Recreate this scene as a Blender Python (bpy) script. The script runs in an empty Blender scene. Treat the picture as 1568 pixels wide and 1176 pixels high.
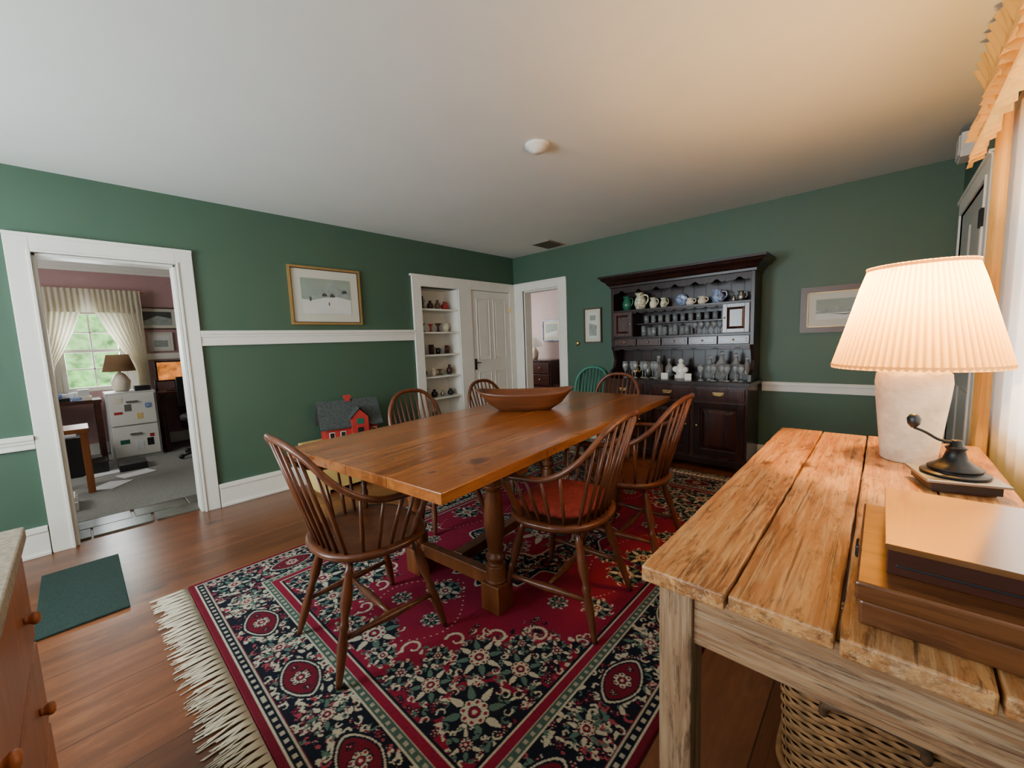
import bpy, math, random
import numpy as np
from mathutils import Vector, Matrix
random.seed(7); rng=np.random.RandomState(5)
pi=math.pi
# ------------------------------------------------------------ materials
def nm(name):
    m=bpy.data.materials.new(name); m.use_nodes=True
    nt=m.node_tree; return m,nt.nodes,nt.links,nt.nodes['Principled BSDF']
def rgba(c): return (c[0],c[1],c[2],1)
def simple(name,col,rough=.5,metal=0,var=.12,scale=8,bump=0,bscale=60,emit=0,coat=0,spec=None):
    m,N,L,b=nm(name)
    tc=N.new('ShaderNodeTexCoord'); n=N.new('ShaderNodeTexNoise'); n.inputs['Scale'].default_value=scale; n.inputs['Detail'].default_value=4
    L.new(tc.outputs['Object'],n.inputs['Vector'])
    r=N.new('ShaderNodeValToRGB'); r.color_ramp.elements[0].position=.3; r.color_ramp.elements[1].position=.7
    r.color_ramp.elements[0].color=rgba([c*(1-var) for c in col]); r.color_ramp.elements[1].color=rgba([min(1,c*(1+var)) for c in col])
    L.new(n.outputs['Fac'],r.inputs['Fac']); L.new(r.outputs['Color'],b.inputs['Base Color'])
    b.inputs['Roughness'].default_value=rough; b.inputs['Metallic'].default_value=metal
    if coat: b.inputs['Coat Weight'].default_value=coat
    if spec is not None: b.inputs['Specular IOR Level'].default_value=spec
    if emit:
        L.new(r.outputs['Color'],b.inputs['Emission Color']); b.inputs['Emission Strength'].default_value=emit
    if bump:
        n2=N.new('ShaderNodeTexNoise'); n2.inputs['Scale'].default_value=bscale
        L.new(tc.outputs['Object'],n2.inputs['Vector'])
        bp=N.new('ShaderNodeBump'); bp.inputs['Strength'].default_value=bump; bp.inputs['Distance'].default_value=.01
        L.new(n2.outputs['Fac'],bp.inputs['Height']); L.new(bp.outputs['Normal'],b.inputs['Normal'])
    return m
def wood(name,c1,c2,axis='y',s=1.0,rough=.35,bump=.15,coat=0,planks=None,contrast=.18,layers=(),spec=None,knots=None):
    m,N,L,b=nm(name)
    tc=N.new('ShaderNodeTexCoord'); mp=N.new('ShaderNodeMapping')
    sc=[14*s]*3; sc['xyz'.index(axis)]=.9*s; mp.inputs['Scale'].default_value=sc
    L.new(tc.outputs['Object'],mp.inputs['Vector'])
    n=N.new('ShaderNodeTexNoise'); n.inputs['Scale'].default_value=1.0; n.inputs['Detail'].default_value=8; n.inputs['Distortion'].default_value=.8; n.inputs['Roughness'].default_value=.65
    L.new(mp.outputs['Vector'],n.inputs['Vector'])
    r=N.new('ShaderNodeValToRGB'); e=r.color_ramp.elements
    e[0].position=.5-contrast; e[0].color=rgba(c1); e[1].position=.5+contrast; e[1].color=rgba(c2)
    L.new(n.outputs['Fac'],r.inputs['Fac']); out=r.outputs['Color']
    for k,(sx,sy,lo,hi,amt,col) in enumerate(layers):
        n3=N.new('ShaderNodeTexNoise'); n3.inputs['Scale'].default_value=1; n3.inputs['Detail'].default_value=6; n3.inputs['Roughness'].default_value=.68; n3.inputs['Distortion'].default_value=.4
        mp3=N.new('ShaderNodeMapping'); s3=[sx]*3; s3['xyz'.index(axis)]=sy; mp3.inputs['Scale'].default_value=s3; mp3.inputs['Location'].default_value=(3.1*k+sx,7.7*k,1.3*k)
        L.new(tc.outputs['Object'],mp3.inputs['Vector']); L.new(mp3.outputs['Vector'],n3.inputs['Vector'])
        r3=N.new('ShaderNodeValToRGB'); r3.color_ramp.elements[0].position=lo; r3.color_ramp.elements[1].position=hi
        r3.color_ramp.elements[0].color=(0,0,0,1); r3.color_ramp.elements[1].color=(amt,)*3+(1,)
        L.new(n3.outputs['Fac'],r3.inputs['Fac'])
        mx=N.new('ShaderNodeMixRGB'); mx.inputs['Color2'].default_value=rgba(col); L.new(r3.outputs['Color'],mx.inputs['Fac']); L.new(out,mx.inputs['Color1']); out=mx.outputs['Color']
    if knots:
        ks,kr,kc=knots
        vo=N.new('ShaderNodeTexVoronoi'); vo.inputs['Scale'].default_value=ks
        mpk=N.new('ShaderNodeMapping'); s3=[1]*3; s3['xyz'.index(axis)]=.6; mpk.inputs['Scale'].default_value=s3
        nz=N.new('ShaderNodeTexNoise'); nz.inputs['Scale'].default_value=25; L.new(tc.outputs['Object'],nz.inputs['Vector'])
        ad=N.new('ShaderNodeMixRGB'); ad.blend_type='ADD'; ad.inputs[0].default_value=.03; L.new(tc.outputs['Object'],ad.inputs[1]); L.new(nz.outputs['Color'],ad.inputs[2])
        L.new(ad.outputs[0],mpk.inputs['Vector']); L.new(mpk.outputs['Vector'],vo.inputs['Vector'])
        rk=N.new('ShaderNodeValToRGB'); rk.color_ramp.elements[0].position=kr*.45; rk.color_ramp.elements[0].color=(.9,.9,.9,1); rk.color_ramp.elements[1].position=kr; rk.color_ramp.elements[1].color=(0,0,0,1)
        L.new(vo.outputs['Distance'],rk.inputs['Fac'])
        mx=N.new('ShaderNodeMixRGB'); mx.inputs['Color2'].default_value=rgba(kc); L.new(rk.outputs['Color'],mx.inputs['Fac']); L.new(out,mx.inputs['Color1']); out=mx.outputs['Color']
    if planks:
        mp4=N.new('ShaderNodeMapping')
        if axis=='y': mp4.inputs['Rotation'].default_value=(0,0,pi/2)
        mp4.inputs['Location'].default_value=(17.3,0,0)
        L.new(tc.outputs['Object'],mp4.inputs['Vector'])
        br=N.new('ShaderNodeTexBrick'); br.offset=.37; br.inputs['Scale'].default_value=1; br.inputs['Brick Width'].default_value=planks[1]; br.inputs['Row Height'].default_value=planks[0]
        br.inputs['Mortar Size'].default_value=planks[2]; br.inputs['Color1'].default_value=(.80,.78,.76,1); br.inputs['Color2'].default_value=(1.12,1.10,1.06,1); br.inputs['Mortar'].default_value=(.28,.24,.22,1)
        L.new(mp4.outputs['Vector'],br.inputs['Vector'])
        mx=N.new('ShaderNodeMixRGB'); mx.blend_type='MULTIPLY'; mx.inputs['Fac'].default_value=1
        L.new(out,mx.inputs['Color1']); L.new(br.outputs['Color'],mx.inputs['Color2']); out=mx.outputs['Color']
    L.new(out,b.inputs['Base Color']); b.inputs['Roughness'].default_value=rough
    if spec is not None: b.inputs['Specular IOR Level'].default_value=spec
    if coat: b.inputs['Coat Weight'].default_value=coat; b.inputs['Coat Roughness'].default_value=.2
    bp=N.new('ShaderNodeBump'); bp.inputs['Strength'].default_value=bump; bp.inputs['Distance'].default_value=.004
    L.new(n.outputs['Fac'],bp.inputs['Height']); L.new(bp.outputs['Normal'],b.inputs['Normal'])
    return m
def glass(name,col=(.9,.93,.93)):
    m,N,L,b=nm(name)
    b.inputs['Base Color'].default_value=rgba(col); b.inputs['Roughness'].default_value=.05
    b.inputs['Transmission Weight'].default_value=.85; b.inputs['IOR'].default_value=1.45
    n=N.new('ShaderNodeTexNoise'); n.inputs['Scale'].default_value=30
    bp=N.new('ShaderNodeBump'); bp.inputs['Strength'].default_value=.05; L.new(n.outputs['Fac'],bp.inputs['Height']); L.new(bp.outputs['Normal'],b.inputs['Normal'])
    return m
def cloth(name,col,trans=.5,pleat=None):
    m,N,L,b=nm(name)
    N.remove(b); o=N['Material Output']
    tc=N.new('ShaderNodeTexCoord'); n=N.new('ShaderNodeTexNoise'); n.inputs['Scale'].default_value=40; L.new(tc.outputs['Object'],n.inputs['Vector'])
    r=N.new('ShaderNodeValToRGB'); r.color_ramp.elements[0].color=rgba([c*.9 for c in col]); r.color_ramp.elements[1].color=rgba(col); L.new(n.outputs['Fac'],r.inputs['Fac'])
    out=r.outputs['Color']
    if pleat:   # pleat valleys darkened in colour, standing in for light lost in doubled cloth
        cx,cy,k=pleat
        sp=N.new('ShaderNodeSeparateXYZ'); L.new(tc.outputs['Object'],sp.inputs[0])
        def mth(op,a,bv):
            q=N.new('ShaderNodeMath'); q.operation=op
            L.new(a,q.inputs[0])
            if bv is not None:
                if isinstance(bv,(int,float)): q.inputs[1].default_value=bv
                else: L.new(bv,q.inputs[1])
            return q.outputs[0]
        at=mth('ARCTAN2',mth('SUBTRACT',sp.outputs[1],cy),mth('SUBTRACT',sp.outputs[0],cx))
        sn=mth('SINE',mth('MULTIPLY',at,k),None)
        rp=N.new('ShaderNodeMapRange'); rp.inputs[1].default_value=-1; rp.inputs[2].default_value=.2; rp.inputs[3].default_value=.45; rp.inputs[4].default_value=1
        L.new(sn,rp.inputs[0]); mx=N.new('ShaderNodeMixRGB'); mx.blend_type='MULTIPLY'; mx.inputs[0].default_value=1
        L.new(out,mx.inputs[1]); L.new(rp.outputs[0],mx.inputs[2]); out=mx.outputs[0]
    d=N.new('ShaderNodeBsdfDiffuse'); t=N.new('ShaderNodeBsdfTranslucent'); mx=N.new('ShaderNodeMixShader'); mx.inputs['Fac'].default_value=trans
    L.new(out,d.inputs['Color']); L.new(out,t.inputs['Color'])
    L.new(d.outputs[0],mx.inputs[1]); L.new(t.outputs[0],mx.inputs[2]); L.new(mx.outputs[0],o.inputs['Surface'])
    return m
lx,ly=.080,1.93
GREEN=simple('wall_paint_green',(.050,.102,.064),.55,var=.04,scale=2)
WHITE=simple('trim_white',(.76,.73,.64),.4,var=.03)
CEIL=simple('ceiling_white',(.67,.675,.62),.8,var=.02,scale=3)
PINK=simple('office_wall_mauve',(.42,.25,.24),.7,var=.04)
HALLW=simple('hall_wall_rose',(.50,.38,.34),.7,var=.04)
FLOORM=wood('floor_pine_boards',(.115,.036,.013),(.225,.076,.027),'y',.55,.30,.08,planks=(.23,40,.0024),coat=.10,contrast=.15,
    layers=((5,1.2,.45,.62,.55,(.085,.028,.011)),(16,4,.56,.66,.4,(.28,.115,.050)),(120,1.2,.60,.66,.55,(.045,.016,.008))),knots=(2.2,.09,(.05,.018,.008)))
CARPET=simple('office_carpet',(.25,.25,.215),.95,var=.15,scale=60,bump=.5,bscale=300)
SLATE=simple('slate_tiles',(.10,.105,.085),.3,var=.5,scale=6)
TABLE=wood('cherry_table_top',(.20,.052,.010),(.44,.150,.030),'y',.75,.24,.05,coat=.3,contrast=.17,layers=((7,1.5,.48,.62,.45,(.17,.045,.009)),(10,5,.62,.68,.7,(.10,.026,.007)),(30,3,.55,.65,.35,(.50,.19,.045))),knots=(2.6,.10,(.06,.016,.006)))
TLEG=wood('turned_leg_wood',(.10,.028,.009),(.22,.070,.018),'z',.9,.3,.1)
CHAIR=wood('windsor_chair_wood',(.075,.020,.008),(.18,.055,.019),'z',1.2,.3,.08)
PL=((7,2.0,.44,.62,.65,(.30,.115,.030)),(14,4,.54,.62,.75,(.17,.058,.016)),(60,12,.55,.63,.75,(.12,.045,.015)),(90,5,.50,.60,.45,(.64,.40,.18)),(140,1.5,.60,.65,.85,(.07,.028,.012)),(4,1.5,.52,.68,.45,(.60,.42,.23)))
PINE=wood('scrubbed_pine',(.35,.13,.034),(.63,.31,.100),'y',2.4,.38,.8,contrast=.12,layers=PL,knots=(5.5,.13,(.10,.035,.012)))
PL2=((9,2,.44,.60,.6,(.20,.095,.040)),(50,8,.53,.62,.8,(.09,.045,.022)),(90,4,.50,.60,.5,(.48,.34,.20)),(140,1.5,.58,.64,.85,(.06,.03,.016)))
PINED=wood('pine_frame_wood',(.22,.10,.042),(.46,.27,.13),'x',2.4,.5,.7,contrast=.12,layers=PL2,knots=(5,.12,(.09,.035,.014)))
PINEL=wood('pine_leg_wood',(.20,.11,.055),(.48,.30,.16),'z',2.4,.5,.7,contrast=.12,layers=PL2)
HUTCH=wood('dark_oak',(.009,.004,.003),(.030,.010,.007),'z',1.0,.3,.1,spec=.35)
HUTCHR=wood('dark_oak_red',(.022,.006,.004),(.058,.016,.010),'z',1.0,.25,.1,coat=.2)
BOXW=wood('oak_box_wood',(.085,.028,.008),(.19,.068,.020),'x',1.8,.3,.1,layers=((60,6,.54,.62,.6,(.04,.014,.006)),))
BOXD=wood('mahogany_box',(.028,.009,.006),(.070,.020,.010),'x',1.2,.3,.06)
BOXT=wood('polished_lid',(.085,.032,.010),(.20,.080,.024),'x',1.2,.12,.03,coat=.9,layers=((20,3,.5,.6,.5,(.06,.02,.008)),))
CHEST=wood('chest_wood',(.26,.070,.020),(.42,.135,.04),'z',1,.4,.1)
BOWL=wood('carved_bowl_wood',(.085,.025,.009),(.20,.064,.021),'x',1.1,.4,.2)
BRASS=simple('brass',(.75,.52,.22),.25,1)
IRON=simple('cast_iron',(.012,.012,.012),.4,.6)
BLACK=simple('black_paint',(.01,.01,.01),.4)
GOLD=simple('gilt_frame',(.42,.27,.09),.35,.5)
FRAMEB=simple('brown_frame',(.07,.032,.014),.35)
PMAT=simple('picture_mat',(.58,.56,.45),.7,var=.02)
GLASS=glass('clear_glass')
CREAM=simple('cream_ceramic',(.72,.64,.48),.3,var=.1)
BLUEW=simple('blue_white_ceramic',(.25,.32,.5),.25,var=.9,scale=60)
GREENC=simple('green_glaze',(.02,.12,.07),.2)
PEWTER=simple('pewter',(.35,.34,.32),.35,.9)
RED=simple('barn_red',(.36,.02,.015),.6,var=.2)
ROOF=simple('barn_roof_grey',(.045,.052,.048),.8,var=.4,scale=60)
YEL=simple('yellow_paint',(.68,.48,.15),.5,var=.15)
TEAL=simple('teal_chair_paint',(.06,.24,.17),.5)
CUSH=simple('red_cushion',(.26,.024,.014),.9,var=.2,scale=40,bump=.4,bscale=200)
MATG=simple('green_mat_rubber',(.006,.026,.018),.8,var=.3,scale=60,bump=.4,bscale=200)
WICK=simple('wicker',(.40,.21,.08),.55,var=.45,scale=30)
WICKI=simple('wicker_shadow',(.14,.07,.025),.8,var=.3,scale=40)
WICKD=simple('wicker_dark',(.14,.08,.04),.6,var=.3,scale=40)
STONE=simple('chest_top_tan',(.34,.28,.20),.6,var=.3,scale=90)
PAPER=simple('paper',(.7,.7,.68),.7,var=.03)
GREYM=simple('grey_metal',(.50,.49,.45),.5,var=.06)
CURT=cloth('curtain_gold_cotton',(.86,.55,.17),.5)
CURTW=cloth('curtain_white_sheer',(.92,.89,.82),.65)
CURTO=cloth('office_curtain_cotton',(.80,.74,.58),.5)
SHADE=cloth('lampshade_pleated',(.95,.64,.19),.60,pleat=(lx,ly,72))
BSHADE=cloth('brown_shade',(.22,.13,.07),.3)
LEAF=simple('garden_leaves',(.22,.45,.16),.7,var=.6,scale=9,emit=2.4)  # leaves given emission, standing in for daylight on the garden
JAR=simple('stoneware_jar',(.60,.49,.34),.6,var=.20,scale=14,bump=.9,bscale=22)
# ------------------------------------------------------------ builder
def cat(pts,n=8):
    P=[Vector(p) for p in pts]; P=[P[0]*2-P[1]]+P+[P[-1]*2-P[-2]]; out=[]
    for i in range(1,len(P)-2):
        for k in range(n):
            t=k/n; a,b,c,d=P[i-1],P[i],P[i+1],P[i+2]
            out.append(.5*((2*b)+(c-a)*t+(2*a-5*b+4*c-d)*t*t+(3*b-a-3*c+d)*t**3))
    out.append(P[-2]); return out
class B:
    def __init__(s,name): s.name=name; s.v=[];s.f=[];s.mi=[];s.sm=[];s.mats=[];s.cur=0;s.M=None
    def m(s,mat):
        if mat not in s.mats: s.mats.append(mat)
        s.cur=s.mats.index(mat); return s
    def add(s,vs,fs,sm=False):
        o=len(s.v)
        for p in vs:
            p=Vector(p)
            if s.M: p=s.M@p
            s.v.append(tuple(p))
        for f in fs: s.f.append([i+o for i in f]); s.mi.append(s.cur); s.sm.append(sm)
        return s
    def box(s,x0,x1,y0,y1,z0,z1):
        return s.add([(x0,y0,z0),(x1,y0,z0),(x1,y1,z0),(x0,y1,z0),(x0,y0,z1),(x1,y0,z1),(x1,y1,z1),(x0,y1,z1)],
            [(0,3,2,1),(4,5,6,7),(0,1,5,4),(1,2,6,5),(2,3,7,6),(3,0,4,7)])
    def prism(s,poly,plane,a,b):
        n=len(poly)
        def mk(p,c): return {'xz':(p[0],c,p[1]),'yz':(c,p[0],p[1]),'xy':(p[0],p[1],c)}[plane]
        vs=[mk(p,a) for p in poly]+[mk(p,b) for p in poly]
        fs=[tuple(range(n))[::-1],tuple(range(n,2*n))]+[(i,(i+1)%n,n+(i+1)%n,n+i) for i in range(n)]
        return s.add(vs,fs)
    def lathe(s,prof,c=(0,0,0),seg=24,star=0,k=30,caps=True):
        vs=[];fs=[]
        for r,z in prof:
            for i in range(seg):
                a=2*pi*i/seg; rr=r*(1+star*math.sin(k*a)); vs.append((c[0]+rr*math.cos(a),c[1]+rr*math.sin(a),c[2]+z))
        n=len(prof)
        for j in range(n-1):
            for i in range(seg): fs.append((j*seg+i,j*seg+(i+1)%seg,(j+1)*seg+(i+1)%seg,(j+1)*seg+i))
        if caps: fs.append(tuple(range(seg))[::-1]); fs.append(tuple(range((n-1)*seg,n*seg)))
        return s.add(vs,fs,True)
    def tube(s,pts,rad,seg=10,flat=1.0,ref=(0,0,1),cap=True):
        P=[Vector(p) for p in pts]; n=len(P)
        if not hasattr(rad,'__len__'): rad=[rad]*n
        vs=[];fs=[]; prev=None
        for i in range(n):
            t=(P[min(i+1,n-1)]-P[max(i-1,0)]).normalized()
            if prev is None:
                a=Vector(ref); a=a-t*a.dot(t)
                if a.length<1e-3: a=Vector((1,0,.01))-t*t.x
            else: a=prev-t*prev.dot(t)
            a.normalize(); prev=a; b=t.cross(a)
            for k in range(seg):
                an=2*pi*k/seg; vs.append(P[i]+a*math.cos(an)*rad[i]*flat+b*math.sin(an)*rad[i])
        for j in range(n-1):
            for i in range(seg): fs.append((j*seg+i,j*seg+(i+1)%seg,(j+1)*seg+(i+1)%seg,(j+1)*seg+i))
        if cap: fs.append(tuple(range(seg))[::-1]); fs.append(tuple(range((n-1)*seg,n*seg)))
        return s.add(vs,fs,True)
    def turned(s,p,q,prof,seg=12):
        P=Vector(p);Q=Vector(q); return s.tube([P.lerp(Q,t) for t,r in prof],[r for t,r in prof],seg)
    def ball(s,c,r,seg=12,sz=1):
        pr=[(max(1e-4,r*math.sin(pi*i/8)),-r*sz*math.cos(pi*i/8)) for i in range(9)]
        return s.lathe(pr,c,seg)
    def grid(s,fn,nu,nv,closed=False,sm=True):
        vs=[fn(i/(nu if closed else nu-1),j/(nv-1)) for j in range(nv) for i in range(nu)]
        fs=[]
        for j in range(nv-1):
            for i in range(nu if closed else nu-1):
                k=(i+1)%nu; fs.append((j*nu+i,j*nu+k,(j+1)*nu+k,(j+1)*nu+i))
        return s.add(vs,fs,sm)
    def mesh(s):
        me=bpy.data.meshes.new(s.name); me.from_pydata(s.v,[],s.f)
        for m in s.mats: me.materials.append(m)
        me.polygons.foreach_set('material_index',s.mi); me.polygons.foreach_set('use_smooth',s.sm); me.update(); return me
    def done(s,loc=(0,0,0),rz=0,bevel=0,solid=0):
        o=bpy.data.objects.new(s.name,s.mesh()); bpy.context.scene.collection.objects.link(o)
        o.location=loc; o.rotation_euler=(0,0,rz)
        if bevel:
            md=o.modifiers.new('b','BEVEL'); md.width=bevel; md.segments=2; md.limit_method='ANGLE'; md.angle_limit=math.radians(50)
        return o
XL,YB,ZC,XR,YN=-3.82,4.24,2.36,.36,-1.75
# ------------------------------------------------------------ room shell
B('floor').m(FLOORM).box(-7.6,.5,-1.9,6.9,-.1,0).done()
B('ceiling').m(CEIL).box(XL-.12,XR+.14,YN-.1,YB+.12,ZC,ZC+.1).done()
b=B('wall_left').m(GREEN)
b.box(XL-.12,XL,YN-.1,-.11,0,ZC); b.box(XL-.12,XL,-.11,.57,1.865,ZC); b.box(XL-.12,XL,.57,2.68,0,ZC)
b.box(XL-.12,XL,2.68,3.22,1.87,ZC); b.box(XL-.12,XL,2.68,3.22,0,.12); b.box(XL-.12,XL,3.22,YB+.12,0,ZC)
b.m(WHITE); b.box(XL-.30,XL-.28,2.66,3.24,.1,1.89); b.box(XL-.28,XL-.001,2.665,2.681,.1,1.89); b.box(XL-.28,XL-.001,3.219,3.235,.1,1.89); b.box(XL-.28,XL-.119,2.68,3.22,1.87,1.89); b.box(XL-.28,XL-.119,2.68,3.22,.1,.12)
b.done()
b=B('wall_back').m(GREEN)
b.box(XL,-3.64,YB,YB+.12,0,ZC); b.box(-3.64,-3.05,YB,YB+.12,1.89,ZC); b.box(-3.05,XR+.14,YB,YB+.12,0,ZC); b.done()
b=B('wall_right').m(GREEN)
b.box(XR,XR+.14,YN-.1,.7,0,ZC); b.box(XR,XR+.14,.7,2.60,0,.8); b.box(XR,XR+.14,.7,2.60,1.98,ZC); b.box(XR,XR+.14,2.60,YB+.12,0,ZC); b.done()
b=B('wall_near').m(GREEN)
b.box(XL-.12,-3.2,YN-.1,YN,0,ZC); b.box(-3.2,-.4,YN-.1,YN,0,.75); b.box(-3.2,-.4,YN-.1,YN,2.05,ZC); b.box(-2.0,-1.6,YN-.1,YN,.75,2.05); b.box(-.4,XR+.14,YN-.1,YN,0,ZC); b.done()
def wallframe(name,kind,wc,a0,a1,o0,o1,ztop,zin,dep=.022,th=.12,jamb=True):
    b=B(name).m(WHITE)
    def bx(p0,p1,z0,z1,d0,d1):
        if kind=='L': b.box(wc+d0,wc+d1,p0,p1,z0,z1)
        elif kind=='R': b.box(wc-d1,wc-d0,p0,p1,z0,z1)
        else: b.box(p0,p1,wc-d1,wc-d0,z0,z1)
    bx(a0,o0,0,ztop,0.001,dep); bx(o1,a1,0,ztop,0.001,dep); bx(o0,o1,zin,ztop,.001,dep)
    bx(a0,a1,ztop-.012,ztop+.01,.001,dep+.01); bx(o0-.016,o0,0,zin+.016,.002,dep+.007); bx(o1,o1+.016,0,zin+.016,.002,dep+.007); bx(o0,o1,zin,zin+.016,.002,dep+.007)
    if jamb:
        bx(o0-.001,o0+.018,0,zin,-th-.01,.002); bx(o1-.018,o1+.001,0,zin,-th-.01,.002); bx(o0,o1,zin-.018,zin+.001,-th-.01,.002)
    b.done(bevel=.003)
wallframe('trim_1','L',XL,-.21,.67,-.11,.57,1.965,1.865)
wallframe('trim_2','B',YB,-3.80,-2.93,-3.64,-3.05,1.99,1.89)
wallframe('trim_3','R',XR,3.02,4.14,3.12,4.03,2.03,1.93,jamb=False)
b=B('trim_4').m(WHITE)
b.box(XL+.001,XL+.026,2.57,2.68,0,1.98); b.box(XL+.001,XL+.026,3.22,3.42,0,1.98); b.box(XL+.001,XL+.026,4.12,4.235,0,1.98)
b.box(XL+.001,XL+.026,2.68,3.22,1.87,1.98); b.box(XL+.001,XL+.026,3.42,4.12,1.88,1.98); b.box(XL+.001,XL+.034,2.55,4.235,1.975,1.995); b.box(XL+.001,XL+.026,2.68,3.22,0,.12)
b.done(bevel=.002)
b=B('built_in_shelves').m(WHITE)
for z in (.33,.595,.85,1.105,1.366,1.63): b.box(XL-.279,XL-.005,2.682,3.218,z-.02,z)
b.done(bevel=.002)
b=B('door_1').m(WHITE)
b.box(XL+.002,XL+.014,3.425,4.115,.01,1.875)
for (y0,y1) in ((3.50,3.73),(3.80,4.03)):
    for (z0,z1) in ((.2,.85),(1.0,1.78)):
        for (c0,c1,d0,d1) in ((y0,y1,z0,z0+.012),(y0,y1,z1-.012,z1),(y0,y0+.012,z0,z1),(y1-.012,y1,z0,z1)): b.box(XL+.014,XL+.021,c0,c1,d0,d1)
        b.box(XL+.013,XL+.018,y0+.04,y1-.04,z0+.04,z1-.04)
b.m(IRON); b.box(XL+.014,XL+.024,3.44,3.47,.88,1.02); b.tube([(XL+.02,3.455,.97),(XL+.05,3.455,.97),(XL+.055,3.51,.965)],.007,8)
b.m(BRASS).box(XL+.012,XL+.03,4.09,4.13,1.62,1.68); b.box(XL+.012,XL+.03,4.09,4.13,.3,.36)
b.done(bevel=.003)
b=B('door_2').m(simple('door_grey_white',(.42,.42,.38),.45,var=.03))
b.box(XR-.012,XR-.002,3.125,4.025,.01,1.925)
for (y0,y1) in ((3.22,3.52),(3.62,3.93)):
    for (z0,z1) in ((.2,.85),(1.0,1.8)): b.box(XR-.02,XR-.01,y0,y1,z0,z1)
b.m(IRON)
for z in (.4,1.1,1.7): b.box(XR-.035,XR-.012,3.10,3.16,z,z+.09)
b.done(bevel=.002)
def rail(name,x0,x1,y0,y1,z0,z1,ax,sgn):
    b=B(name).m(WHITE)
    if ax=='L':
        b.box(XL+.001,XL+.016,y0,y1,z0,z1); b.box(XL+.001,XL+.034,y0,y1,z1-.028,z1-.004); b.box(XL+.001,XL+.024,y0,y1,z1-.05,z1-.028); b.box(XL+.001,XL+.022,y0,y1,z0,z0+.014)
    elif ax=='B':
        b.box(x0,x1,YB-.016,YB-.001,z0,z1); b.box(x0,x1,YB-.034,YB-.001,z1-.026,z1-.004)
    b.done(bevel=.002)
rail('trim_5',0,0,.672,2.568,1.275,1.39,'L',1)
rail('trim_6',0,0,YN+.01,-.212,.675,.76,'L',1)
rail('trim_7',-.80,XR-.01,0,0,.69,.775,'B',1)
b=B('baseboard_left').m(WHITE)
for y0,y1 in ((YN+.01,-.215),(.675,2.565)): b.box(XL+.001,XL+.018,y0,y1,0,.17); b.box(XL+.001,XL+.026,y0,y1,.15,.185); b.box(XL+.018,XL+.03,y0,y1,0,.02)
b.done(bevel=.003)
b=B('baseboard_back').m(WHITE).box(-2.925,XR-.005,YB-.018,YB-.001,0,.17); b.box(-2.925,XR-.005,YB-.026,YB-.001,.15,.185); b.done(bevel=.003)
b=B('baseboard_right').m(WHITE).box(XR-.018,XR-.001,YN+.02,3.01,0,.17); b.done(bevel=.003)
def window(name,kind,wc,a0,a1,z0,z1,nx=2,nz=2,th=.14):
    b=B(name).m(WHITE)
    def bx(p0,p1,q0,q1,d0,d1):
        if kind=='x': b.box(wc+min(d0,d1),wc+max(d0,d1),p0,p1,q0,q1)
        else: b.box(p0,p1,wc+min(d0,d1),wc+max(d0,d1),q0,q1)
    bx(a0,a0+.05,z0,z1,0,th); bx(a1-.05,a1,z0,z1,0,th); bx(a0+.05,a1-.05,z0,z0+.05,0,th); bx(a0+.05,a1-.05,z1-.05,z1,0,th)
    zm=(z0+z1)/2; bx(a0+.05,a1-.05,zm-.02,zm+.02,th*.3,th*.7)
    for i in range(1,nx+1):
        a=a0+.05+(a1-a0-.1)*i/(nx+1); bx(a-.01,a+.01,z0+.05,z1-.05,th*.4,th*.6)
    for k in range(1,nz*2):
        if k!=nz:
            z=z0+.05+(z1-z0-.1)*k/(nz*2); bx(a0+.05,a1-.05,z-.008,z+.008,th*.4,th*.6)
    b.done(bevel=.002)
window('window_1','x',XR,.702,2.598,.802,1.978,5)
window('window_2','y',YN-.1,-3.198,-2.002,.752,2.048,th=.1)
window('window_3','y',YN-.1,-1.598,-.402,.752,2.048,th=.1)
b=B('trim_8').m(WHITE); b.box(XR-.020,XR-.001,2.60,2.70,.70,2.08); b.box(XR-.020,XR-.001,.6,.7,.70,2.08); b.box(XR-.020,XR-.001,.7,2.60,1.98,2.08); b.box(XR-.022,XR-.001,.6,2.70,.76,.80); b.done(bevel=.003)
# ------------------------------------------------------------ office beyond left doorway
OX=-7.2
b=B('wall_office_far').m(PINK)
b.box(OX-.12,OX,-1.6,-.12,0,2.36); b.box(OX-.12,OX,-.12,.46,0,.80); b.box(OX-.12,OX,-.12,.46,1.80,2.36); b.box(OX-.12,OX,.46,2.2,0,2.36); b.done()
B('wall_office_side').m(PINK).box(OX,XL-.121,2.1,2.2,0,2.36).done()
B('wall_office_near').m(PINK).box(OX,XL-.121,-1.6,-1.5,0,2.36).done()
B('ceiling_office').m(CEIL).box(OX-.12,XL-.121,-1.6,2.2,2.36,2.45).done()
b=B('trim_9').m(WHITE).box(OX+.001,OX+.05,-1.49,2.09,2.30,2.355); b.box(OX+.001,OX+.03,-1.49,2.09,2.26,2.30); b.box(OX+.001,OX+.02,.57,2.09,1.16,1.24); b.box(OX+.001,OX+.02,-1.49,2.09,0,.15)
b.box(OX+.001,OX+.02,-.22,-.12,.75,1.9); b.box(OX+.001,OX+.02,.46,.56,.75,1.9); b.done()
B('office_carpet').m(CARPET).box(OX+.001,-4.32,-1.49,2.09,0,.012).done()
b=B('slate_threshold').m(SLATE)
for i,y in enumerate((-.45,-.13,.2,.52,.84)):
    for j,x in enumerate((-4.31,-4.1)): b.box(x,x+.2,y+(j*.1),y+.31+(j*.1),0,.012)
b.done(bevel=.002)
window('window_4','x',OX-.12,-.118,.458,.802,1.798,1,2,.12)
b=B('garden_hedge').m(LEAF)
for i in range(60):
    c=(OX-1.6-random.random()*.8,-1.6+random.random()*3.6,.3+random.random()*2.1); b.ball(c,.25+random.random()*.2,10)
b.done()
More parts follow.
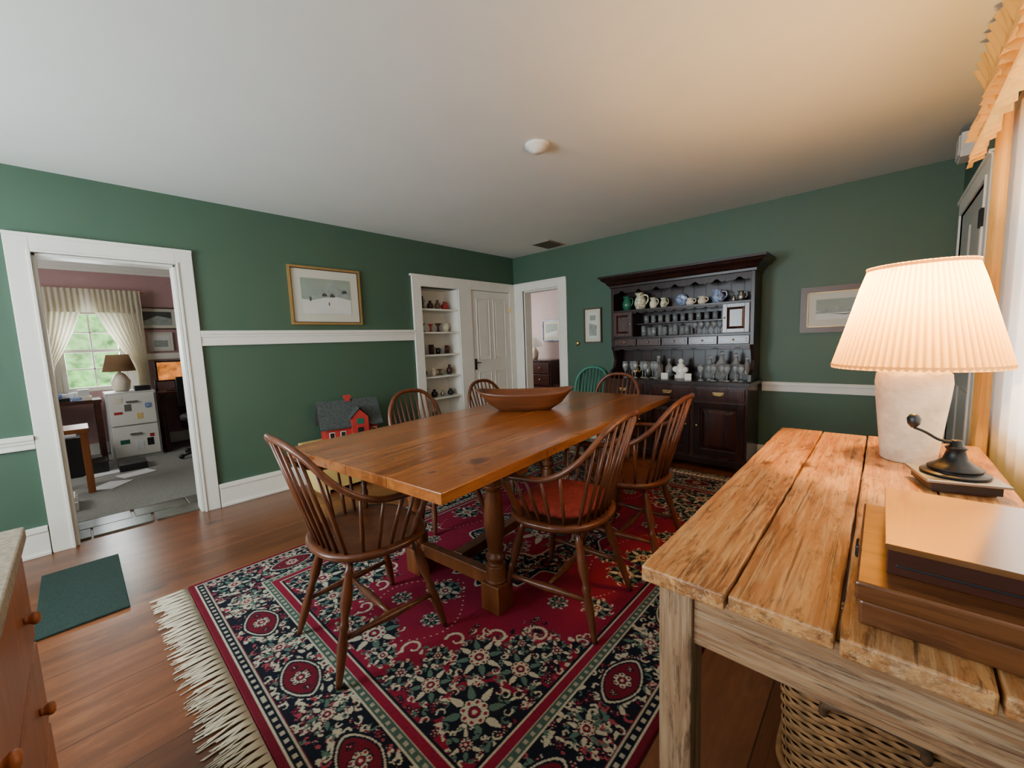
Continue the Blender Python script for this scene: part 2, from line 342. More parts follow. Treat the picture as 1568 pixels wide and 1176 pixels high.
def drape(b,a0,a1,x,z0,z1,amp,waves,kind='x',flare=0,n=90,rows=14,pull=None,phase=0):
    def fn(u,v):
        z=z1+(z0-z1)*v; a=a0+(a1-a0)*u
        if pull: 
            side,amt,zp=pull; t=max(0,min(1,(z1-z)/(z1-zp))); k=amt*(t**1.5); a=(a+(side-a)*k)
        d=amp*math.sin(2*pi*waves*u+phase+.6*math.sin(9*u))*(.55+.45*v)+flare*v
        return (x+d,a,z) if kind=='x' else (a,x+d,z)
    b.grid(fn,n,rows)
def ruffle(b,a0,a1,x,z0,z1,amp,waves,n,rows=7,edge=1,seed=0):
    rs=random.Random(seed); ph=[rs.uniform(0,6) for _ in range(3)]
    def fn(u,v):
        k=v if edge==1 else 1-v
        th=2*pi*waves*u; d=amp*(.25+k)*(math.sin(th+ph[0]+1.2*math.sin(7*u+ph[1]))+.4*math.sin(2.3*th+ph[2]))
        z=z1+(z0-z1)*v+(.010*k*math.cos(th*1.0+ph[2]))
        return (x+d-.02*k,a0+(a1-a0)*u+.008*k*math.cos(th+ph[1]),z)
    b.grid(fn,n,rows)
b=B('office_curtain').m(CURTO)
drape(b,-.30,.16,OX+.10,.75,2.02,.022,9,pull=(-.28,.75,1.1)); drape(b,.18,.66,OX+.10,.75,2.02,.022,9,pull=(.66,.75,1.1))
drape(b,-.30,.66,OX+.135,1.76,2.04,.018,20)
b.m(BRASS); b.tube([(OX+.11,-.34,2.03),(OX+.11,.70,2.03)],.01,8); b.done()
b=B('filing_cabinet').m(GREYM).box(-7.0,-6.45,.20,.63,.013,.80)
b.m(WHITE); b.box(-6.451,-6.435,.22,.61,.42,.78); b.box(-6.451,-6.435,.22,.61,.05,.40)
b.m(PEWTER); b.box(-6.436,-6.42,.36,.46,.68,.70); b.box(-6.436,-6.42,.36,.46,.3,.32)
for i,(yy,zz,mt,w_,h_) in enumerate(((.25,.55,RED,.07,.03),(.44,.48,YEL,.05,.07),(.52,.60,BLUEW,.06,.06),(.27,.2,GREENC,.08,.05),(.50,.15,BLACK,.06,.09),(.34,.58,PEWTER,.06,.08),(.40,.12,PAPER,.07,.1),(.27,.68,CREAM,.06,.06),(.53,.25,RED,.04,.04))): b.m(mt).box(-6.436,-6.433,yy,yy+w_,zz,zz+h_)
b.done(bevel=.004)
b=B('cabinet_papers').m(PAPER).box(-6.95,-6.75,.50,.62,.801,.83); b.m(BLACK).box(-6.7,-6.55,.46,.60,.801,.86); b.done()
b=B('table_lamp').m(CREAM); b.lathe([(.06,0),(.08,.03),(.09,.12),(.05,.2),(.015,.23),(.012,.3)],(-6.75,.36,.801)); b.m(BSHADE); b.lathe([(.15,.24),(.10,.44)],(-6.75,.36,.801),24,caps=False); b.done()
b=B('office_desk').m(BOXD).box(-7.15,-6.5,.66,2.05,.72,.76)
b.box(-7.15,-6.52,.67,.72,.012,.72); b.box(-7.15,-6.52,1.4,1.44,.012,.72); b.box(-6.55,-6.52,.92,1.4,.40,.70); b.box(-7.15,-7.12,.92,2.0,.2,.72); b.done(bevel=.004)
b=B('computer_monitor').m(BLACK); b.box(-6.93,-6.90,.70,1.12,.87,1.14); b.box(-6.98,-6.86,.84,.98,.762,.775); b.box(-6.94,-6.92,.88,.94,.77,.88)
scr=simple('screen_picture',(.80,.16,.03),.3,var=.95,scale=9,emit=1.3)
b.m(scr); b.box(-6.9,-6.897,.72,1.10,.89,1.12); b.done()
b=B('desk_speakers').m(BLACK); b.box(-6.85,-6.78,.67,.69,.7615,.9); b.box(-6.75,-6.60,.75,.95,.7615,.775); b.done()
b=B('windowsill_desk').m(BOXD).box(-7.1,-6.55,-1.0,.17,.70,.74); b.box(-6.6,-6.56,-.98,-.93,.012,.70); b.box(-6.6,-6.56,.11,.16,.012,.70); b.box(-7.1,-7.06,.11,.16,.012,.70); b.box(-7.1,-7.06,-.98,-.93,.012,.70)
b.done()
b=B('desk_clutter').m(PAPER)
for i in range(16):
    y=-.5+random.random()*.55; x=-6.95+random.random()*.3; h=.02+random.random()*.12
    b.m(random.choice([PAPER,BLACK,BLUEW,CREAM,GREYM])).box(x,x+.1,y,y+.09,.7405,.74+h)
b.done()
b=B('floor_papers').m(PAPER)
for (x,y,r) in ((-5.6,.32,.3),(-5.3,.12,.9),(-5.9,.1,.2)):
    b.M=Matrix.Translation((x,y,.013))@Matrix.Rotation(r,4,'Z'); b.box(-.10,.10,-.13,.13,0,.006)
b.m(BLACK); b.M=Matrix.Translation((-5.95,.33,.013)); b.box(-.15,.15,-.12,.1,0,.07); b.M=Matrix.Translation((-6.1,.08,.013)); b.box(-.15,.15,-.12,.06,0,.12); b.M=None; b.done()
b=B('wooden_stool').m(CHEST)
b.box(-5.55,-5.15,-.30,.03,.56,.60)
for x in (-5.53,-5.21):
    for y in (-.28,-.03): b.box(x,x+.05,y,y+.05,.012,.56)
b.box(-5.53,-5.17,-.24,-.22,.3,.34); b.done(bevel=.004)
b=B('storage_box').m(BLACK); b.box(-6.35,-5.95,-.42,-.02,.013,.42); b.m(PAPER).box(-6.3,-6.0,-.38,-.06,.42,.45); b.done(bevel=.004)
b=B('paper_stack').m(PAPER); b.box(-4.95,-4.65,-.35,-.09,.012,.08); b.m(CREAM).box(-4.93,-4.68,-.33,-.1,.08,.11); b.done(bevel=.004)
b=B('waste_bin').m(BLACK); b.lathe([(.10,.012),(.13,.26),(.12,.26),(.09,.03)],(-4.35,.78,0)); b.done()
b=B('office_chair').m(BLACK); b.lathe([(.2,.44),(.23,.46),(.23,.5),(.2,.52)],(-6.0,1.0,0)); b.tube([(-6.0,1.0,.1),(-6.0,1.0,.44)],.025)
for k in range(5):
    a=k*2*pi/5; b.tube([(-6.0,1.0,.1),(-6.0+.28*math.cos(a),1.0+.28*math.sin(a),.05)],.018); b.ball((-6.0+.28*math.cos(a),1.0+.28*math.sin(a),.042),.028)
b.box(-6.22,-6.18,.8,1.2,.6,.95); b.tube([(-6.15,1.0,.48),(-6.2,1.0,.62)],.02); b.done()
# ------------------------------------------------------------ hall beyond back doorway
B('wall_hall_far').m(HALLW).box(-6.2,-1.5,6.5,6.6,0,2.36).done()
B('wall_hall_left').m(HALLW).box(-6.2,-6.1,4.361,6.5,0,2.36).done()
B('wall_hall_right').m(HALLW).box(-1.6,-1.5,4.361,6.5,0,2.36).done()
B('wall_hall_near').m(HALLW).box(-6.1,XL-.121,4.361,4.42,0,2.36).done()
B('ceiling_hall').m(CEIL).box(-6.2,-1.5,4.361,6.6,2.36,2.45).done()
b=B('hall_curtain').m(CURTW); drape(b,-5.75,-5.45,6.42,.9,2.1,.02,5,kind='y'); b.done()
b=B('chest_of_drawers').m(HUTCHR); b.box(-5.45,-4.55,6.0,6.48,.1,.82); b.box(-5.48,-4.52,5.97,6.49,.82,.85)
for z in (.14,.38,.6): b.m(BOXD).box(-5.42,-4.58,5.985,6.0,z,z+.19); b.m(BRASS).ball((-5.2,5.975,z+.1),.014); b.ball((-4.8,5.975,z+.1),.014)
b.m(HUTCHR)
for x in (-5.45,-4.62): b.box(x,x+.07,6.0,6.07,0,.1); b.box(x,x+.07,6.4,6.47,0,.1)
b.done(bevel=.002)
b=B('table_lamp').m(CREAM); b.lathe([(.05,0),(.07,.05),(.08,.14),(.03,.22),(.012,.3)],(-5.1,6.22,.853)); b.m(CURTW); b.lathe([(.16,.24),(.09,.44)],(-5.1,6.22,.853),24,caps=False); b.done()
b=B('side_chair').m(HUTCHR)
b.box(-4.2,-3.85,5.6,5.95,.42,.45)
for x in (-4.19,-3.89):
    b.box(x,x+.03,5.61,5.64,0,.42); b.box(x,x+.03,5.91,5.94,0,.95)
for z in (.6,.75,.9): b.box(-4.16,-3.89,5.92,5.935,z,z+.05)
b.done()
# ------------------------------------------------------------ pictures
def picture(name,kind,wc,a0,a1,z0,z1,fw,mw,fm,art,inner=None):
    b=B(name)
    def bx(p0,p1,q0,q1,d0,d1):
        if kind=='L': b.box(wc+d0,wc+d1,p0,p1,q0,q1)
        else: b.box(p0,p1,wc-d1,wc-d0,q0,q1)
    def flat(pts,d):
        if kind=='L': b.add([(wc+d,p,q) for p,q in pts],[tuple(range(len(pts)))])
        else: b.add([(p,wc-d,q) for p,q in pts],[tuple(range(len(pts)))])
    b.m(fm); bx(a0,a0+fw,z0,z1,.002,.026); bx(a1-fw,a1,z0,z1,.002,.026); bx(a0+fw,a1-fw,z0,z0+fw,.002,.026); bx(a0+fw,a1-fw,z1-fw,z1,.002,.026)
    if inner:
        b.m(inner); g=fw; w=.007
        bx(a0+g,a0+g+w,z0+g,z1-g,.002,.020); bx(a1-g-w,a1-g,z0+g,z1-g,.002,.020); bx(a0+g,a1-g,z0+g,z0+g+w,.002,.020); bx(a0+g,a1-g,z1-g-w,z1-g,.002,.020)
    b.m(PMAT); bx(a0+fw,a1-fw,z0+fw,z1-fw,.002,.010)
    A0,A1,Z0,Z1=a0+fw+mw,a1-fw-mw,z0+fw+mw,z1-fw-mw
    b.m(art[0]); bx(A0,A1,Z0,Z1,.010,.012)
    for k,(mt,pts) in enumerate(art[1]): b.m(mt); flat([(A0+(A1-A0)*p,Z0+(Z1-Z0)*q) for p,q in pts],.0125+.0005*k)
    b.done()
SKY=simple('print_sage_sky',(.27,.32,.26),.6,var=.08); SNOW=simple('print_snow',(.62,.62,.56),.6,var=.04); HILL=simple('print_hill',(.27,.31,.27),.6,var=.2,scale=20); INK=simple('print_ink',(.06,.06,.05),.6)
picture('framed_landscape_print','L',XL,1.32,1.97,1.44,1.955,.018,.082,GOLD,(SKY,[(HILL,[(0,.45),(.25,.5),(.45,.75),(.6,.92),(.8,.72),(1,.75),(1,.3),(0,.3)]),(SNOW,[(0,0),(1,0),(1,.42),(.7,.5),(.4,.45),(.2,.38),(0,.4)]),
 (INK,[(.4,.5),(.5,.5),(.5,.55),(.45,.6),(.4,.55)]),(INK,[(.56,.48),(.66,.48),(.66,.54),(.6,.6),(.56,.54)]),(INK,[(.15,.35),(.18,.35),(.18,.47),(.15,.47)]),(INK,[(.52,.24),(.54,.24),(.54,.33),(.52,.33)]),(INK,[(.8,.6),(.92,.62),(.9,.70),(.83,.69)])]),inner=FRAMEB)
picture('framed_etching','B',YB,-.53,.06,1.20,1.575,.045,.06,FRAMEB,(SKY,[(SNOW,[(0,.0),(1,0),(1,.3),(0,.45)]),(HILL,[(.0,.4),(.3,.7),(.5,.5),(.7,.8),(1,.6),(1,.35),(.0,.3)]),(INK,[(.2,.3),(.5,.25),(.8,.35),(.5,.2)])]),inner=GOLD)
picture('framed_botanical_print','B',YB,-2.68,-2.44,1.17,1.58,.014,.04,FRAMEB,(SNOW,[(HILL,[(.1,.1),(.9,.1),(.9,.5),(.1,.6)]),(SKY,[(.2,.7),(.8,.7),(.8,.9),(.2,.9)])]))
picture('hall_picture','B',6.5,-5.1,-4.65,1.2,1.62,.02,.06,BLUEW,(SKY,[(SNOW,[(0,0),(1,0),(1,.5),(0,.3)])]))
picture('office_picture','L',OX,.62,1.02,1.56,1.85,.015,.04,FRAMEB,(INK,[(HILL,[(0,0),(1,0),(1,.5),(.5,.7),(0,.3)])]))
picture('office_print','L',OX,.70,.95,1.27,1.52,.006,.03,GREYM,(SNOW,[(HILL,[(.1,.1),(.9,.1),(.9,.6),(.1,.6)])]))
picture('small_wall_picture','L',XL,-.56,-.34,1.13,1.32,.015,.02,GOLD,(SNOW,[]))
# ------------------------------------------------------------ rug
W2,L2=1.08,1.625; nx,ny=320,482
qx=(np.arange(nx)+.5)/nx*W2; qy=(np.arange(ny)+.5)/ny*L2; X,Y=np.meshgrid(qx,qy)
RD=np.array((.205,.010,.030));RD2=np.array((.13,.008,.018));NV=np.array((.008,.010,.017));CR=np.array((.46,.42,.31));TE=np.array((.08,.14,.11));PK=np.array((.30,.05,.065))
img=np.zeros((ny,nx,3)); img[:]=RD
D=np.minimum(W2-X,L2-Y)
hx_=W2/nx; hy_=L2/ny
def paint(cx,cy,e,fn,c,mask=None):
    i0=max(0,int((cx-e)/hx_)); i1=min(nx,int((cx+e)/hx_)+2); j0=max(0,int((cy-e)/hy_)); j1=min(ny,int((cy+e)/hy_)+2)
    if i0>=i1 or j0>=j1: return
    mk=fn(X[j0:j1,i0:i1]-cx,Y[j0:j1,i0:i1]-cy)
    if mask is not None: mk=mk&mask[j0:j1,i0:i1]
    img[j0:j1,i0:i1][mk]=c
def disc(cx,cy,r,c,mask=None): paint(cx,cy,r,lambda x,y:x*x+y*y<r*r,c,mask)
def leaf(cx,cy,l,w,a,c,mask=None):
    ca,sa=math.cos(a),math.sin(a)
    paint(cx,cy,max(l,w),lambda x,y:((x*ca+y*sa)/l)**2+((-x*sa+y*ca)/(w*(1-.55*(x*ca+y*sa)/l)))**2<1,c,mask)
def crescent(cx,cy,r,a,c,mask=None,w=.0042):
    for k in range(11):
        t=a+k*.42; rr=r*(1-.06*k); disc(cx+rr*math.cos(t),cy+rr*math.sin(t),w*(1.2-.08*k),c,mask)
def flower(cx,cy,r,n,pet,out,cen,rot=0,mask=None):
    for k in range(n):
        t=rot+2*pi*k/n; disc(cx+.64*r*math.cos(t),cy+.64*r*math.sin(t),.40*r,out,mask)
    for k in range(n):
        t=rot+2*pi*k/n; disc(cx+.64*r*math.cos(t),cy+.64*r*math.sin(t),.40*r-.004,pet,mask)
        disc(cx+.74*r*math.cos(t),cy+.74*r*math.sin(t),.13*r,cen,mask)
    disc(cx,cy,.44*r,out,mask); disc(cx,cy,.36*r,cen,mask); disc(cx,cy,.17*r,pet,mask)
def spray(cx,cy,r,rot=0,bgc=NV,mask=None,n=8,cols=(CR,NV,RD)):
    for k in range(n):
        t=rot+2*pi*(k+.5)/n; leaf(cx+r*1.30*math.cos(t),cy+r*1.30*math.sin(t),r*.50,r*.20,t,CR if k%2 else TE,mask)
        crescent(cx+r*1.80*math.cos(t+.25),cy+r*1.80*math.sin(t+.25),r*.30,t,CR,mask,.0038)
        crescent(cx+r*1.75*math.cos(t-.28),cy+r*1.75*math.sin(t-.28),r*.24,-t,TE,mask,.0038)
    flower(cx,cy,r*.85,n,cols[0],cols[1],cols[2],rot,mask)
def fillscroll(mask,n,seed,pal,r0=.010,r1=.020):
    rs=np.random.RandomState(seed); ys,xs=np.nonzero(mask)
    for i in range(n):
        j=rs.randint(len(xs)); cx,cy=qx[xs[j]],qy[ys[j]]; c=pal[rs.randint(len(pal))]; k=rs.randint(4); a=rs.uniform(0,6.3); r=rs.uniform(r0,r1)
        if k<2: crescent(cx,cy,r,a,c,mask)
        elif k==2: leaf(cx,cy,r*1.0,r*.45,a,c,mask)
        else: flower(cx,cy,r,5,c,NV,RD,a,mask)
fx,fy=W2-.35,L2-.35
A=np.arctan2(Y/.60,X/.36); q=np.hypot(X/.36,Y/.60)
lob=1+.06*np.cos(14*A)-.05*np.abs(np.sin(7*A))
img[q<lob*1.07]=CR; img[q<lob*1.045]=NV; med=q<lob; 
img[med]=NV; fillscroll(med,260,2,[CR,CR,TE,PK])
m2=np.hypot(X/.18,Y/.32)<1+.08*np.cos(8*A); img[np.hypot(X/.195,Y/.335)<1+.08*np.cos(8*A)]=CR; img[m2]=RD; spray(0,0,.09,0,RD,None,8); spray(0,.24,.035,0,RD)
u=fx-X; v=fy-Y; An=np.arctan2(v,u); field=(u>0)&(v>0)
qq=np.hypot(u/.50,v/.74); lb=1+.05*np.cos(16*An)-.09*np.abs(np.sin(8*An))
fillscroll(field&(qq<lb*1.0)&(qq>lb*.80),90,3,[CR,TE,NV,CR],.012,.02)
blob=field&(qq<lb*.9)
rs0=np.random.RandomState(9); ys0,xs0=np.nonzero(blob)
for i in range(46):
    j=rs0.randint(len(xs0)); disc(qx[xs0[j]],qy[ys0[j]],rs0.uniform(.02,.045),NV,blob)
fillscroll(blob,330,4,[CR,CR,TE,CR,PK],.010,.020)
for (cx,cy,r) in ((.60,1.13,.060),(.40,1.16,.042),(.60,.90,.045),(.44,.96,.052),(.27,1.20,.030),(.65,.74,.030),(.31,1.06,.026),(.52,.80,.026),(.66,1.22,.03)):
    for k in range(10):
        t=2*pi*k/10; disc(cx+r*1.2*math.cos(t),cy+r*1.2*math.sin(t),r*.6,NV,field)
    spray(cx,cy,r,.2,NV,field,8 if r>.035 else 6)
for (cx,cy,a) in ((.30,.96,2.6),(.42,.84,3.2),(.54,.72,3.6),(.20,1.10,2.0)):
    for k in range(26):
        t=a+k*.22; rr=.045*(1-k/34); disc(cx+rr*math.cos(t),cy+rr*math.sin(t),.007*(1-k/60),CR,field)
for (cx,cy,r) in ((0,.78,.045),(0,1.16,.06),(.46,0,.035),(.62,.10,.05),(.64,.42,.035),(.14,1.20,.03),(.48,.50,.022),(.12,.95,.022)):
    for k in range(10):
        t=2*pi*k/10; disc(cx+r*1.2*math.cos(t),cy+r*1.2*math.sin(t),r*.5,NV,field)
    spray(cx,cy,r,0,NV,field,8)
for k in range(22):
    t=k/21; disc(.02+.20*math.sin(3*t),.68+.5*t,.0035,CR); disc(.42+.22*t,.10+.28*math.sin(2.5*t),.0035,CR)
border=(D<.268)&(D>.072)
img[border]=NV
fillscroll(border,900,1,[CR,CR,CR,TE,CR,PK],.009,.019)
def cart(cx,cy,horiz):
    a_,b_=(.105,.060) if horiz else (.060,.105)
    for s_,c in ((1.20,NV),(1.08,CR),(.99,NV),(.90,RD2)):
        paint(cx,cy,.15,lambda x,y:(np.abs(x)/(a_*s_))**1.6+(np.abs(y)/(b_*s_))**1.6<1,c,border)
    flower(cx,cy,.036,6,CR,NV,RD,0,border)
    dx,dy=(.064,0) if horiz else (0,.064)
    flower(cx+dx,cy+dy,.015,5,CR,NV,RD,0,border); flower(cx-dx,cy-dy,.015,5,CR,NV,RD,0,border)
cy_=L2-.17; cx_=W2-.17
for i in range(0,4):
    s=i*.23
    if s<W2-.25: (cart(s,cy_,True) if i%2==0 else spray(s,cy_,.036,0,NV,border))
for i in range(0,7):
    s=i*.235
    if s<L2-.25: (cart(cx_,s,False) if i%2==1 else spray(cx_,s,.036,0,NV,border))
disc(cx_,cy_,.085,NV,border); spray(cx_,cy_,.042,0,NV,border)
def band(a,b_,c,per=None,c2=None):
    m=(D>=a)&(D<b_); img[m]=c
    if per is not None:
        s=np.where(W2-X<L2-Y,Y,X); m2=m&((s/per)%1<.45); img[m2]=c2
band(0,.028,RD2); band(.028,.033,CR); band(.033,.062,NV); band(.040,.055,NV,.036,CR*.8); band(.062,.067,CR*.8); band(.067,.072,RD2)
band(.268,.273,CR); band(.273,.300,TE*.7); band(.279,.294,TE*.7,.034,CR*.7); band(.300,.305,CR*.8); band(.305,.335,RD); band(.335,.341,CR); band(.341,.350,NV)
full=np.concatenate([img[:,::-1],img],1); full=np.concatenate([full[::-1],full],0)
full*= (1+rng.uniform(-.16,.16,full.shape[:2]))[...,None]
NX,NY=2*nx,2*ny; RC=(-1.54,1.905)
gx=(np.arange(NX)+.5)/NX*2*W2-W2; gy=(np.arange(NY)+.5)/NY*2*L2-L2
GX,GY=np.meshgrid(gx,gy); Z=np.full_like(GX,.010)+rng.uniform(-.0006,.0006,GX.shape)
Z[0]=Z[-1]=.001; Z[:,0]=Z[:,-1]=.001
co=np.stack([GX,GY,Z],-1).reshape(-1,3)
idx=np.arange(NX*NY).reshape(NY,NX)
fa=np.stack([idx[:-1,:-1],idx[:-1,1:],idx[1:,1:],idx[1:,:-1]],-1).reshape(-1,4)
me=bpy.data.meshes.new('oriental_rug'); me.vertices.add(len(co)); me.vertices.foreach_set('co',co.ravel())
me.loops.add(fa.size); me.loops.foreach_set('vertex_index',fa.ravel().astype(np.int32))
me.polygons.add(len(fa)); me.polygons.foreach_set('loop_start',np.arange(0,fa.size,4,dtype=np.int32)); me.polygons.foreach_set('loop_total',np.full(len(fa),4,dtype=np.int32))
me.update(calc_edges=True); me.validate()
ca=me.color_attributes.new('Col','FLOAT_COLOR','POINT')
ca.data.foreach_set('color',np.concatenate([full.reshape(-1,3),np.ones((NX*NY,1))],1).ravel().astype(np.float32))
m,N,L,bs=nm('rug_pile'); at=N.new('ShaderNodeVertexColor'); at.layer_name='Col'; L.new(at.outputs['Color'],bs.inputs['Base Color']); bs.inputs['Roughness'].default_value=.95; bs.inputs['Specular IOR Level'].default_value=.15
me.materials.append(m)
rug=bpy.data.objects.new('oriental_rug',me); bpy.context.scene.collection.objects.link(rug); rug.location=(RC[0],RC[1],0)
FR=simple('rug_fringe_cotton',(.58,.51,.37),.9)
b=B('rug_fringe').m(FR)
for end in (-1,1):
    n=420
    for i in range(n):
        x=-W2+2*W2*(i+.5)/n; y0=L2; g_=((i//7)*7+3-i)*2*W2/n; l=.10+random.random()*.05; sk=random.uniform(-.016,.016)
        pts=[(x,end*y0,.006),(x+g_*.45,end*(y0+l*.3),.008),(x+sk,end*(y0+l),.003)]
        b.tube(pts,[.0025,.0032,.0018],5)
b.done(loc=(RC[0],RC[1],0))
# ------------------------------------------------------------ dining table
RZ=math.radians(4.8); TC=(-1.575,1.80)
b=B('dining_table').m(TABLE)
l=1.14
bw=[-.52,-.30,-.02,.24,.52]
for i in range(4): b.box(bw[i]+.0005,bw[i+1]-.0005,-l,l,.722,.762)
b.m(TLEG)
LP=[(0,.052),(.02,.056),(.025,.05),(.15,.05),(.155,.036),(.18,.032),(.2,.046),(.23,.05),(.26,.034),(.3,.038),(.5,.052),(.7,.044),(.8,.032),(.82,.044),(.85,.048),(.87,.034),(.9,.05),(1,.05)]
for y in (-.62,.66):
    for x in (-.27,.27):
        b.box(x-.052,x+.052,y-.052,y+.052,0.0,.13); b.turned((x,y,.13),(x,y,.66),[(t,r*.92) for t,r in LP],16)
    b.box(-.44,.44,y-.04,y+.04,.655,.722)
    b.box(-.30,.30,y-.022,y+.022,.10,.165)
b.box(-.03,.03,-.60,.64,.12,.17)
b.box(-.4,-.37,-.6,.64,.66,.722); b.box(.37,.4,-.6,.64,.66,.722)
b.done(loc=(TC[0],TC[1],.011),rz=RZ,bevel=.004)
b=B('wooden_dough_bowl').m(BOWL)
def ring(sx,sy,z,up,n=48):
    out=[]
    for i in range(n):
        a=2*pi*i/n; c,s_=math.cos(a),math.sin(a)
        x=sx*math.copysign(abs(c)**.75,c); y=sy*math.copysign(abs(s_)**.75,s_)
        out.append((x,y,z+up*(abs(x)/sx)**3 if sx>.2 else z))
    return out
rs=[ring(.17,.07,0,0),ring(.24,.11,.035,.01),ring(.30,.155,.10,.02),ring(.325,.17,.118,.022),ring(.31,.158,.118,.022),ring(.28,.14,.085,.02),ring(.22,.10,.035,.0),ring(.05,.03,.022,0)]
vs=[p for r in rs for p in r]; fs=[]
for j in range(len(rs)-1):
    for i in range(48): fs.append((j*48+i,j*48+(i+1)%48,(j+1)*48+(i+1)%48,(j+1)*48+i))
fs.append(tuple(range(48))[::-1]); fs.append(tuple(range(7*48,8*48)))
b.add(vs,fs,True); b.done(loc=(-1.72,1.98,.774),rz=math.radians(38))
# ------------------------------------------------------------ windsor chairs
def windsor_mesh(name,arms,mat):
    b=B(name).m(mat)
    sx,sy=.245,.222
    R=[(0.001,.436),(.35,.438),(.65,.443),(.88,.453),(.97,.456),(1.0,.447),(1.0,.436),(.94,.422),(.8,.414),(.001,.412)]
    n=40; vs=[];fs=[]
    for f,z in R:
        for i in range(n):
            a=2*pi*i/n; c,s_=math.cos(a),math.sin(a)
            vs.append((sx*f*math.copysign(abs(c)**.85,c)*(1-.06*(-s_)),sy*f*math.copysign(abs(s_)**.85,s_),z))
    for j in range(len(R)-1):
        for i in range(n): fs.append((j*n+i,(j+1)*n+i,(j+1)*n+(i+1)%n,j*n+(i+1)%n))
    b.add(vs,fs,True)
    lp=[(0,.010),(.06,.0125),(.3,.019),(.42,.014),(.45,.019),(.48,.014),(.52,.013),(.62,.021),(.74,.020),(.84,.013),(.87,.018),(.9,.013),(1,.012)]
    legs={}
    for sxn in (-1,1):
        for k,(t,f) in {'f':((.145,.125,.42),(.225,.215,0)),'b':((.125,-.125,.42),(.205,-.235,0))}.items():
            p=Vector((f[0]*sxn,f[1],0)); q=Vector((t[0]*sxn,t[1],t[2])); legs[(sxn,k)]=(p,q); b.turned(p,q,lp)
    sp=[(0,.009),(.25,.011),(.5,.018),(.75,.011),(1,.009)]
    mids=[]
    for sxn in (-1,1):
        p=legs[(sxn,'f')][0].lerp(legs[(sxn,'f')][1],.36); q=legs[(sxn,'b')][0].lerp(legs[(sxn,'b')][1],.36); b.turned(p,q,sp,10); mids.append((p+q)/2)
    b.turned(mids[0],mids[1],sp,10)
    if arms:
        half=[(.290,.185,.655),(.295,.05,.66),(.288,-.09,.675),(.255,-.200,.745),(.175,-.275,.850),(.085,-.305,.888),(0,-.315,.895)]
    else:
        half=[(.180,-.150,.44),(.215,-.205,.60),(.200,-.245,.75),(.120,-.280,.85),(0,-.29,.875)]
    path=cat(half+[(-x,y,z) for x,y,z in half[-2::-1]],8)
    b.tube(path,[.0145]*len(path),10,flat=.85 if arms else 1)
    def top(x):
        c=[p for p in path if p.z>(.70 if arms else .62)]
        return min(c,key=lambda p:abs(p.x-x))
    sr=[(0,.0065),(.35,.0085),(1,.005)]
    for i in range(-4,5):
        xb=.040*i; yb_=-.185+.035*(abs(i)/4)**2
        tp=top((.052 if arms else .044)*i); b.turned((xb,yb_,.44),tp,sr,8)
    if arms:
        for sg in (-1,1):
            def tp(y): return min([p for p in path if p.x*sg>0 and p.z<.74],key=lambda p:abs(p.y-y))
            for yb_,yt in ((-.10,-.13),(-.05,-.06),(.0,.01),(.045,.075)): b.turned((.205*sg-(.02*sg if yb_<-.07 else 0),yb_,.44),tp(yt),sr,8)
            b.turned((.200*sg,.095,.44),tp(.14),[(0,.010),(.2,.013),(.35,.018),(.45,.011),(.5,.016),(.55,.011),(.8,.015),(1,.009)],10)
            pts=[(.290*sg,.06,.659),(.291*sg,.13,.659),(.295*sg,.19,.658),(.295*sg,.225,.657)]
            b.tube(pts,[.016,.028,.032,.02],12,flat=.40)
    return b.mesh()
ma=windsor_mesh('dining_armchair',True,CHAIR); ms=windsor_mesh('dining_chair',False,CHAIR); mt_=windsor_mesh('painted_windsor_chair',False,TEAL)
def put(me,name,x,y,deg,z=.014):
    o=bpy.data.objects.new(name,me); bpy.context.scene.collection.objects.link(o); o.location=(x,y,z); o.rotation_euler=(0,0,math.radians(deg)); return o
put(ma,'dining_armchair',-1.57,.76,-2)
put(ma,'dining_armchair',-1.05,1.46,97)
put(ma,'dining_armchair',-1.03,2.08,94)
put(ms,'dining_chair',-2.27,1.66,-88)
put(ms,'dining_chair',-2.30,2.42,-86)
put(ms,'dining_chair',-1.78,3.10,180)
put(mt_,'painted_windsor_chair',-2.55,3.925,180,.003)
b=B('seat_cushion').m(CUSH)
def cu(u_,v_):
    a=2*pi*u_; c,s_=math.cos(a),math.sin(a); t=pi*v_; r=math.sin(t)**.45 if 0<v_<1 else 0.001
    return (.20*r*math.copysign(abs(c)**.7,c),.185*r*math.copysign(abs(s_)**.7,s_),.489-.028*math.cos(t)*(1))
b.grid(cu,40,14,True); b.done(loc=(-1.05,1.46,.012),rz=math.radians(97))
